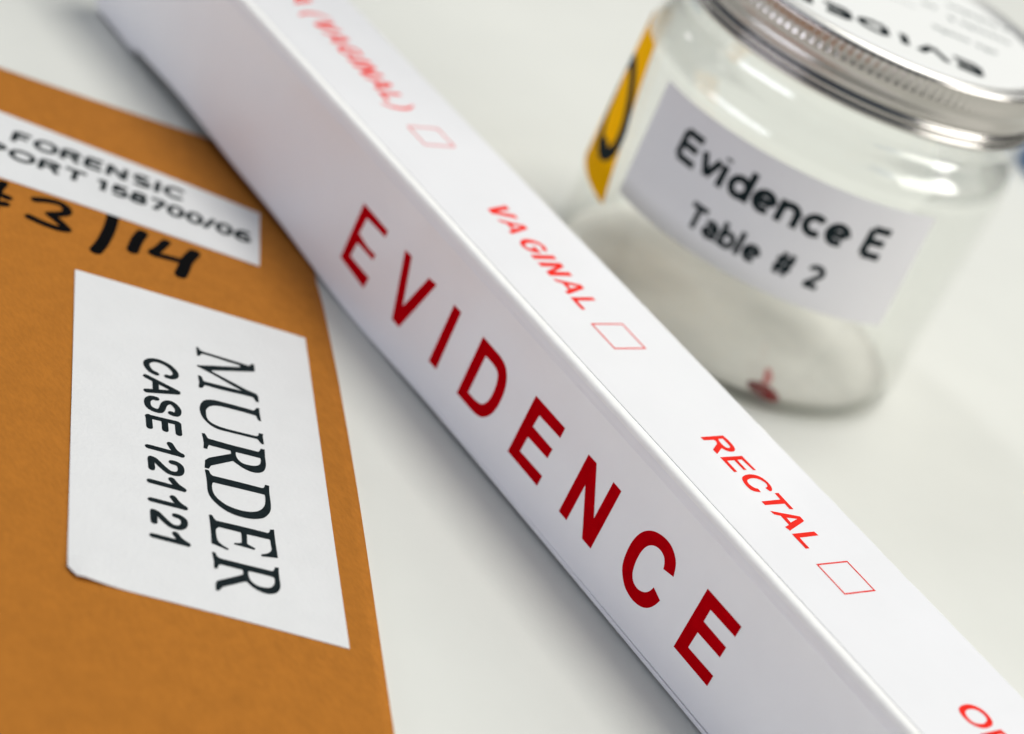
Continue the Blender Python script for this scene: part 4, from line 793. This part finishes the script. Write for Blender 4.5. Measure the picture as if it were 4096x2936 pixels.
for (u0, u1, v) in ((-25.0, -10.5, 4.2), (-30.0, -16.5, -7.2), (-12.8, -9.5, -9.6), (-31.0, -16.0, -16.2)):
    u = u0
    while u < u1:
        hgt = rnd.choice((1.5, 1.5, 2.2))
        g.stroke([(u, v), (u + .25, v + hgt), (u + .75, v + hgt * .9), (u + .9, v + .1), (u + 1.25, v + .15)], 0.22, lambda a, b: on_lid(a, b, 0.002 * (int(a * 7) % 5)), cap=False)
        u += 1.75 if rnd.random() > .15 else 2.8
g.stroke([(-7.5, -3.0), (8.0, -3.0)], 0.12, lambda a, b: on_lid(a, b))
mesh("lettering", g.v, g.f, M_GREY, ls, False, JO)


def wrap(r):
    """surface of the jar: u is arc length in mm from the direction of -52.5 degrees"""
    def fn(u, v, e=0):
        a = math.radians(-52.5) + u / JR
        return (JX + (r + e) * math.cos(a), JY + (r + e) * math.sin(a), v)
    return fn


def jar_sheet(name, left, right, nz, mat, r, lab_text):
    """left(t), right(t) give (angle in degrees, z) along the two upright edges"""
    g = Geo()
    na = 40
    for rr in (r, r - 0.06):
        vs = []
        for j in range(nz + 1):
            (a0, z0), (a1, z1) = left(j / nz), right(j / nz)
            for i in range(na + 1):
                a = math.radians(a0 + (a1 - a0) * i / na)
                z = z0 + (z1 - z0) * i / na
                vs.append((JX + rr * math.cos(a), JY + rr * math.sin(a), z))
        fs = [(j * (na + 1) + i, j * (na + 1) + i + 1, (j + 1) * (na + 1) + i + 1, (j + 1) * (na + 1) + i) for j in range(nz) for i in range(na)]
        g.add(vs, fs)
    o = mesh(name, g.v, g.f, mat, jar, True, JO)
    o["label"] = lab_text
    return o


jl = jar_sheet("jar_label", lambda t: (-99.0 + 1.2 * (1 - t), 26.4 + 26.0 * t), lambda t: (-6.0 - 1.6 * t, 26.4 + 26.3 * t), 8, M_JLABEL, JR + 0.14, "white rectangular sticker on the front of the jar")
g = Geo()
W_ = wrap(JR + 0.17)
dg = math.radians(1) * JR
write(g, "Evidence", (-85.0 + 52.5) * dg, 41.2, 6.7, (-29.6 + 85.0) * dg, W_, 0.113, 0.0)
write(g, "E", (-25.4 + 52.5) * dg, 40.9, 7.0, 7.4 * dg, W_, 0.113, 0.0)
write(g, "Table", (-72.6 + 52.5) * dg, 30.8, 5.2, (-49.5 + 72.6) * dg, W_, 0.113, 0.0)
write(g, "#", (-45.6 + 52.5) * dg, 31.0, 5.2, 6.0 * dg, W_, 0.113, 0.0)
write(g, "2", (-36.3 + 52.5) * dg, 30.9, 5.2, 5.8 * dg, W_, 0.113, 0.0)
mesh("lettering", g.v, g.f, M_INK, jl, False, JO)

hz = jar_sheet("hazard_label", lambda t: (-160.0, 21.5 + 33.0 * t), lambda t: (-101.8 - 12.5 * t, 21.2 + 33.5 * t), 8, M_YELLOW, JR + 0.14, "yellow hazard sticker on the left flank of the jar")
g = Geo()
ring = []
for k in range(49):
    a = 2 * math.pi * k / 48
    th = -121.0 + 11.5 * math.cos(a) - 5.0 * math.sin(a)
    ring.append(((th + 52.5) * dg, 37.5 + 9.0 * math.sin(a)))
g.stroke(ring, 1.6, W_, cap=False)
for (th, z) in ((-116.5, 29.6), (-127.0, 46.0)):
    g.stroke([((th - 1.2 + 52.5) * dg, z), ((th + 1.2 + 52.5) * dg, z + .4)], 1.3, lambda u, v: W_(u, v, 0.01))
mesh("symbol", g.v, g.f, M_INK, hz, False, JO)

# ---------------------------------------------------------------- blood drop on the jar's floor
DX, DY, DZ = JX + 31.9, JY - 15.4, 2.5
vs, fs = lathe([(0, 1.05), (0.9, 0.98), (1.6, 0.72), (2.1, 0.35), (2.35, 0.0), (0, -0.02)], 32, 0, 0)
ca, sa = math.cos(0.5), math.sin(0.5)
vs = [(DX + (x * 1.65) * ca - y * 1.3 * sa, DY + (x * 1.65) * sa + y * 1.3 * ca, DZ + z) for x, y, z in vs]
o = mesh("blood_drop", vs, fs, M_BLOOD, None, True, (DX, DY, DZ))
bm = bmesh.new(); bm.from_mesh(o.data)
bmesh.ops.remove_doubles(bm, verts=bm.verts, dist=1e-7)
bmesh.ops.recalc_face_normals(bm, faces=bm.faces)
bm.to_mesh(o.data); bm.free()
for p_ in o.data.polygons: p_.use_smooth = True
sm = []  # pinkish film drawn in place of the drop's reflection in the glass
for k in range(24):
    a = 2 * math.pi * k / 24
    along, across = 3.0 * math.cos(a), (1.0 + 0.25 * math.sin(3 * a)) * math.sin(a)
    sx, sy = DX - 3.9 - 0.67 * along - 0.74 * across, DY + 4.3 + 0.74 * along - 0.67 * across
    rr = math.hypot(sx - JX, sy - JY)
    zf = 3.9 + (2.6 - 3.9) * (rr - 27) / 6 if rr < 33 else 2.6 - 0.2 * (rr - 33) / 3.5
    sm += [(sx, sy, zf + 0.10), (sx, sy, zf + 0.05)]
mesh("drop_reflection", sm, [tuple(range(0, 48, 2)), tuple(range(47, 0, -2))] + [(2 * k, 2 * k + 1, (2 * k + 3) % 48, (2 * k + 2) % 48) for k in range(24)], M_REFLECTION, o, False, (DX, DY, DZ))
tag(o, "small dark red drop of blood on the floor inside the glass jar", "blood drop")

# ---------------------------------------------------------------- blue plastic cap behind the jar
rt = Vector((CAM_RIGHT[0], CAM_RIGHT[1])).normalized()
CX, CY = -134.0 + rt.x * 17.0, 303.0 + rt.y * 17.0
pr = [(0, 9.6), (16.6, 9.6), (17.4, 9.3), (17.8, 8.6), (18.0, 7.5), (18.1, 0.4), (17.6, 0), (16.6, 0), (16.4, 8.2), (0, 8.3)]
vs, fs = lathe(pr, 180, CX, CY, radial=lambda j, k: (-0.3 if j in (4, 5) and k % 3 == 0 else 0))
o = mesh("plastic_cap", vs, fs, M_BLUE, None, True, (CX, CY, 0))
fix_normals(o)
tag(o, "blue plastic screw cap lying on the table behind the jar, at the right edge", "cap")
